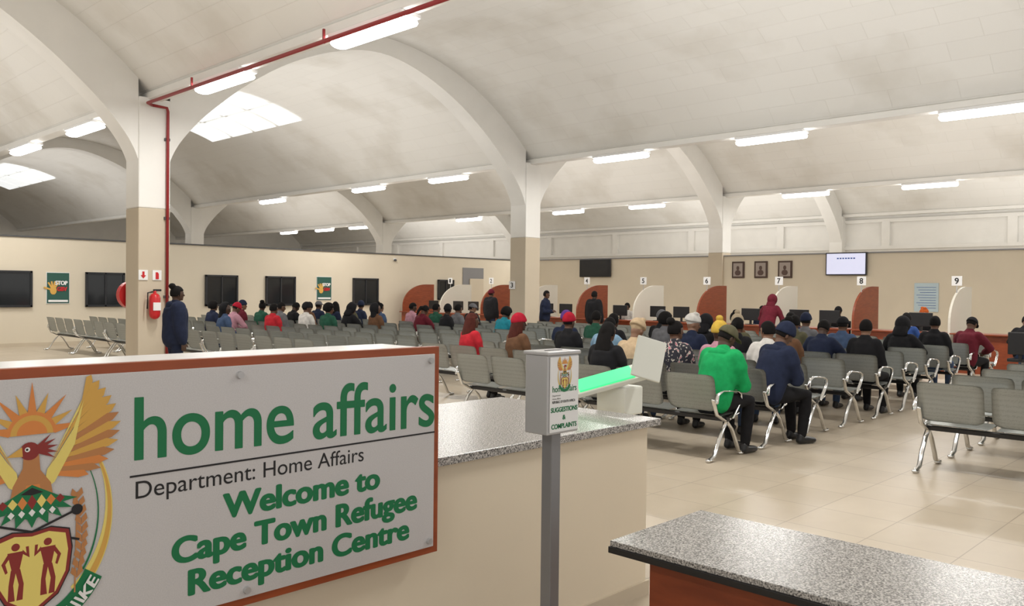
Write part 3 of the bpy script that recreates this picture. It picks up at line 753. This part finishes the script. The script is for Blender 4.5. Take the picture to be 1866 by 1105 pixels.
    P['pants']=remeshed('trousers',PT,.018,4)
    P['shoes']=shoes;P['head']=(hc,RH);P['nb']=nb;P['u']=u
    return P
POSE={'lap':make_pose(),'left':make_pose(hyaw=.8,fem=True),'right':make_pose(hyaw=-.8,hpitch=.15),'down':make_pose(lean=.28,hpitch=.45,arms='knees'),
 'phone':make_pose(lean=.34,hpitch=.4,arms='phone',hyaw=-.25,roll=.1,bulk=.026),'fem':make_pose(lean=.05,hyaw=-.5,fem=True),
 'stand':make_pose(seated=False,lean=.02,arms='down',bulk=.045),'front':make_pose(seated=False,lean=.05,hyaw=-.3,arms='front'),'desk':make_pose(seated=False,lean=.45,arms='desk',hpitch=.2)}
def hairmesh(style):
    G=([],[])
    def cap(k,lo=-.055,fx=.04,fz=.045):
        def f(v):
            if v.z<lo or (v.x>fx and v.z<fz): return v*.78
            return v
        return f
    if style in('short','bun','long','braids','ponytail'):
        ell(G,(-.006,0,.008),(.108,.088,.122),n=28,fn=cap(1))
    if style=='afro': ell(G,(-.02,0,.02),(.135,.125,.14),n=28,fn=cap(1,-.08,.05,.05))
    if style=='bun': ell(G,(-.08,0,.12),(.055,.06,.05),n=14)
    if style=='ponytail':
        blob(G,[(-.09,0,.04),(-.14,0,.0),(-.16,0,-.12),(-.15,0,-.22)],[.03,.04,.035,.015],n=12)
    if style=='long': blob(G,[(-.05,0,.03),(-.085,0,-.08),(-.115,0,-.2),(-.13,0,-.38)],[(.085,.05),(.10,.045),(.11,.035),(.08,.02)],side=(0,1,0),n=18)
    if style=='braids':
        for i in range(18):
            a=math.radians(70+220*i/17);x,y=math.cos(a),math.sin(a)
            k=random.random()*.04
            blob(G,[(x*.095,y*.08,.05),(x*.112,y*.097,-.04),(x*.125-.02,y*.115,-.18),(x*.13-.04,y*.13,-.34-k)],[.013,.015,.014,.008],n=7)
    if style in('beanie','pom'):
        ell(G,(-.008,0,.03),(.118,.098,.130),n=28,fn=lambda v:v*.75 if v.z<-.005 else v)
        n=24
        pts=[(-.006+.108*math.cos(2*pi*i/n),.088*math.sin(2*pi*i/n),.034+.012*math.cos(2*pi*i/n)) for i in range(n+1)]
        blob(G,pts,[(.026,.012)]*(n+1),side=(0,0,1),n=8)
    if style=='pom': ell(G,(-.02,0,.175),(.045,.045,.04),n=14)
    if style=='cap':
        ell(G,(-.006,0,.02),(.115,.094,.112),n=28,fn=lambda v:V3((v.x,v.y,max(v.z,0)*1)) if v.z<0 else v)
        blob(G,[(.07,0,.035),(.13,0,.03),(.175,0,.018)],[(.075,.009),(.068,.008),(.04,.007)],side=(0,1,0),n=14)
    if style=='hood':
        ell(G,(-.03,0,.01),(.14,.12,.15),n=28,fn=lambda v:v*.7 if (v.x>.075) else v);blob(G,[(-.06,0,-.08),(-.07,0,-.18)],[(.11,.08),(.12,.07)],n=18)
    if style=='wrap':
        ell(G,(-.02,0,.045),(.13,.105,.125),n=28,fn=lambda v:v*.75 if v.z<-.02 else v);ell(G,(.03,.03,.15),(.05,.045,.035),n=14);ell(G,(.0,-.03,.16),(.045,.045,.03),n=14)
    return remeshed(style,G,.008 if style!='braids' else .007,2 if style!='braids' else 1)
HM={s:hairmesh(s) for s in ('short','afro','bun','long','braids','ponytail','beanie','pom','cap','hood','wrap')}
G=([],[]);n=12
pts=[(-.015-.085*math.cos(math.radians(-120+240*i/n)),.115*math.sin(math.radians(-120+240*i/n)),-.015) for i in range(n+1)]
blob(G,pts,[(.045,.03)]*(n+1),side=(0,0,1),n=10);blob(G,[(-.09,0,.0),(-.14,0,-.12)],[(.11,.055),(.07,.035)],side=(0,1,0),n=14)
HOODDOWN=remeshed('hood',G,.012,4)
SK=[mat('skin_deep',(.060,.028,.016),.5,noise=.06),mat('skin_brown',(.115,.055,.032),.5,noise=.06),mat('skin_mid',(.22,.115,.07),.5,noise=.05)]
EYE=mat('eye_and_brow',(.008,.006,.005),.4);LIP=mat('lips',(.12,.035,.03),.5)
for P in POSE.values():
    for m_ in (SK[0],EYE,LIP): P['body'].materials.append(m_)
    for k in ('top','pants'): P[k].materials.append(SK[0])
    for s_ in P['shoes']: s_.materials.append(M['black'])
for h in HM.values(): h.materials.append(SK[0])
HOODDOWN.materials.append(SK[0])
def cl(n,c): 
    if n not in M: M[n]=mat(n,c,.9,noise=.15,nscale=14,bump=.3,spec=.2)
    return M[n]
C={'black':(.012,.012,.014),'navy':(.016,.022,.048),'red':(.42,.02,.03),'green':(.01,.30,.09),'brown':(.12,.06,.032),'grey':(.13,.13,.14),'lightblue':(.20,.32,.44),
 'cream':(.48,.36,.23),'pink':(.42,.22,.27),'teal':(.02,.22,.29),'burgundy':(.11,.012,.022),'white':(.6,.58,.55),'denim':(.05,.08,.15),'purple':(.11,.045,.22),'yellow':(.55,.36,.06),
 'hair':(.008,.007,.007),'redhair':(.07,.018,.013),'olive':(.09,.085,.05),'orange':(.55,.12,.03),'darkgreen':(.02,.08,.05),'knit':(.4,.33,.23),'blue':(.025,.06,.2),'redhat':(.38,.012,.03)}
M['cloth_floral']=floral_mat()
def cm(k): return M['cloth_floral'] if k=='floral' else cl('cloth_'+k,C[k])
def setm(o,m_):
    o.material_slots[0].link='OBJECT';o.material_slots[0].material=m_
NP=[0]
HN={'beanie':'beanie','pom':'bobble_hat','cap':'cap','hood':'hood','wrap':'headscarf'}
def person(pose,x,y,yaw,top,pants,hair,hcol,lab,under=None,sk=None,hooddown=False,scale=1.0,group='people waiting on the benches'):
    P=POSE[pose];sk=NP[0]%3 if sk is None else sk;sk=min(sk,2);NP[0]+=1
    if sk==2 and NP[0]%2: sk=1
    o=bpy.data.objects.new('person',P['body']);COL.objects.link(o);setm(o,SK[sk])
    T(o,lab,'person',group)
    def ch(nme,me,m_,M4=None):
        c=bpy.data.objects.new(nme,me);COL.objects.link(c);c.parent=o
        if M4: c.matrix_basis=M4
        setm(c,m_);return c
    ch('jacket',P['top'],cm(top));ch('trousers',P['pants'],cm(pants))
    for s_ in P['shoes']: ch('shoe',s_,M['black'])
    hc,RH=P['head'];H=Matrix.Translation(hc)@RH.to_4x4()
    if hair in HN:
        ch(HN[hair],HM[hair],cm(hcol),H)
        if under: ch('hair',HM[under],cm('redhair' if under=='braids' else 'hair'),H)
        elif hair in('cap','beanie'): ch('hair',HM['short'],cm('hair'),H@Matrix.Scale(.94,4))
    else: ch('hair',HM[hair],cm(hcol),H)
    if hooddown: ch('hood',HOODDOWN,cm(top),Matrix.Translation(P['nb']-P['u']*.02))
    o.location=(x,y,0);o.rotation_euler=(0,0,yaw);o.scale=(scale,)*3
    return o
R0=ROW;SX=-.02;pp=person
pp('phone',R0[0]+SX,4.62,-.1,'green','black','cap','olive','person in a green hoodie and olive cap bent over a phone',hooddown=True,scale=1.04)
pp('phone',R0[1]+SX,4.55,-.35,'navy','black','beanie','navy','person in a dark navy hoodie and knitted beanie leaning forward',hooddown=True,scale=1.04)
pp('fem',R0[1]+SX,5.8,.1,'floral','black','bun','hair','person in a dark floral dress with hair tied up')
pp('lap',R0[1]+SX,5.2,0,'pink','denim','pom','yellow','person in a pink jacket and yellow knitted hat')
pp('lap',R0[0]+SX,6.05,0,'black','black','long','hair','person with long black hair and a black coat')
pp('down',R0[1]+SX,6.5,0,'cream','denim','wrap','cream','person in a cream coat and head covering')
pp('down',R0[2]+SX,7.75,.1,'lightblue','denim','short','hair','person in a light blue jacket sitting forward')
pp('lap',R0[2]+SX,8.45,0,'black','black','beanie','redhat','person in a black coat and red beanie')
pp('lap',R0[3]+SX,9.4,.2,'navy','black','beanie','purple','person in a navy coat and purple beanie')
pp('fem',R0[1]+SX,8.5,-.2,'brown','black','beanie','redhat','person in a brown coat and red headscarf',under='braids')
pp('fem',R0[1]+SX,9.5,-.2,'red','black','braids','redhair','person in a red jacket with long reddish braids')
pp('right',R0[3]+SX,6.9,0,'navy','denim','wrap','white','person in a navy jacket and white cap')
pp('lap',R0[3]+SX,8.4,0,'black','black','short','hair','person in a black jacket sitting upright')
pp('lap',R0[4]+SX,8.1,0,'grey','black','afro','hair','person in a grey jacket with full hair')
pp('lap',R0[4]+SX,9.6,0,'darkgreen','black','short','hair','person in a dark green jacket')
pp('left',R0[2]+SX,5.1,.5,'white','denim','short','hair','person in a white top turned to the side',sk=2)
pp('lap',R0[3]+SX,6.15,0,'black','black','ponytail','hair','person in a black coat with a ponytail')
pp('lap',R0[4]+SX,6.75,0,'olive','black','pom','knit','person in an olive coat and knitted bobble hat')
pp('left',R0[3]+SX,5.4,.3,'brown','black','bun','hair','person in a brown coat turned to a neighbour',sk=1)
pp('down',R0[4]+SX,7.4,0,'black','black','hood','black','person in a black hooded coat')
pp('lap',R0[5]+SX,6.3,0,'olive','black','short','hair','person in an olive jacket')
pp('down',R0[4]+SX,5.4,0,'navy','denim','short','hair','person in a navy jacket leaning forward')
pp('lap',R0[5]+SX,5.5,0,'denim','black','cap','black','person in a denim jacket and black cap')
pp('lap',R0[4]+SX,4.72,0,'black','black','short','hair','person in a black coat with short hair')
pp('down',R0[6]+SX,5.0,0,'black','black','hood','black','person in a dark hooded coat')
pp('lap',R0[7]+SX,4.8,0,'black','denim','short','hair','person in a black leather jacket')
pp('down',R0[8]+SX,4.6,-.2,'burgundy','black','cap','black','person in a burgundy jacket and dark cap')
pp('lap',R0[9]+SX,6.0,0,'blue','black','short','hair','person in a blue jacket')
pp('lap',R0[6]+SX,6.6,0,'grey','black','beanie','navy','person in a grey coat and navy beanie')
pp('lap',R0[7]+SX,7.4,0,'navy','black','short','hair','person in a navy coat')
pp('lap',R0[5]+SX,8.9,0,'black','black','beanie','grey','person in a black coat and grey beanie')
pp('left',R0[6]+SX,8.0,0,'brown','black','bun','hair','person in a brown top with hair in a bun')
tops=['black','navy','burgundy','grey','brown','black','denim','darkgreen','black','navy','olive','pink','black','white']
hrs=[('short','hair'),('beanie','black'),('afro','hair'),('beanie','navy'),('ponytail','hair'),('short','hair'),('hood','black'),('bun','hair'),('short','hair'),('cap','grey'),('braids','hair')]
HD={'short':'short dark hair','beanie':'a %s beanie','afro':'full dark hair','ponytail':'a ponytail','hood':'the hood up','bun':'hair in a bun','cap':'a grey cap','braids':'long braids'}
far=[(10,20.1),(8.95,17.4),(10,19.2),(11.1,20.6),(11.1,19.6),(10,17.2),(11.1,18.7),(12.1,20),(11.1,17.5),(12.1,19.1),(13.2,20.3),(11.1,16.6),(12.1,17.4),(13.2,18.7),(14.3,19.8),(13.2,17.5),(14.3,17.5),(13.2,15.9),(14.3,16.5),(13.2,14.9),(14.3,15.7),(15.35,16.3),(13.2,13.1),(12.1,16.2),(13.2,19.5)]
for i,(x,y) in enumerate(far):
    x=min(R0,key=lambda r:abs(r-x))+SX
    t='teal' if i==22 else 'darkgreen' if i==11 else 'red' if i==5 else tops[(i*5+1)%14];h=hrs[(i*4+2)%11]
    if i==2: h=('beanie','redhat')
    hd_=HD[h[0]];hd_=hd_%('red' if h[1]=='redhat' else h[1]) if '%' in hd_ else hd_
    pp(('lap','right','down','fem','left')[i%5],x,y,random.uniform(-.2,.2),t,('black','denim','grey')[i%3],h[0],h[1],'person in a %s jacket with %s'%(t,hd_))
SG2='people standing in the hall'
pp('stand',5.92,13.15,-.15,'navy','navy','bun','hair','person standing in a dark navy uniform jacket beside the column',sk=0,group=SG2,hooddown=True)
pp('stand',19.3,19.6,0,'black','navy','beanie','burgundy','person standing in a dark jacket at a service desk',group=SG2)
pp('front',18.6,16.6,-1.2,'navy','black','short','hair','person standing in a navy jacket facing the benches',group=SG2,sk=1)
pp('stand',19.4,15.4,0,'black','black','short','hair','person standing in a black jacket at a service desk',group=SG2)
pp('desk',19.5,10.0,0,'burgundy','black','hood','burgundy','person in a burgundy hooded coat leaning on the service desk',group=SG2)
def chair(x,y,s,lab):
    c=empty('office_chair',(x,y,0));T(c,lab,'chair','office chairs at the desks')
    par(box('seat',x-.24,x+.24,y-.24,y+.24,.40,.47,M['black'],.02),c);par(box('backrest',x+s*.25-.025,x+s*.25+.025,y-.22,y+.22,.55,1.0,M['black'],.02),c);par(box('pedestal',x-.03,x+.03,y-.03,y+.03,.05,.40,M['chrome']),c)
    par(box('back_support',x+s*.24-.015,x+s*.24+.015,y-.03,y+.03,.44,.6,M['black']),c)
    for a in range(5):
        r=2*pi*a/5;G=([],[]);blob(G,[(x,y,.07),(x+.25*math.cos(r),y+.25*math.sin(r),.035)],[.022,.018],n=8);par(mk('base_leg',gmesh('b',G),[M['black']],smooth=True),c)
for x,y,t,h in ((22.3,7.2,'black','wrap'),(22.4,11.6,'navy','short'),(22.2,16.2,'white','short'),(22.2,20.5,'grey','bun'),(22.4,9.4,'black','beanie'),(21.9,4.6,'navy','short')):
    chair(x,y,1,'black office chair behind a service desk')
    pp('lap',x,y,pi,t,'black',h,'orange' if h=='wrap' else 'black' if h=='beanie' else 'hair','staff person in a %s top seated behind a service desk'%t,group='staff seated behind the service desks')
chair(19.3,4.35,-1,'black office chair in front of a service desk')
pp('down',19.3,4.35,0,'black','denim','short','hair','person in a dark coat seated at the end service desk',group='people waiting on the benches')
ph=box('mobile_phone',-.006,.006,-.036,.036,-.07,.07,M['black'],.004);ph.rotation_euler=(0,-.7,0);ph.location=(R0[0]+.44,4.58,.93);T(ph,'black mobile phone held in both hands','phone')
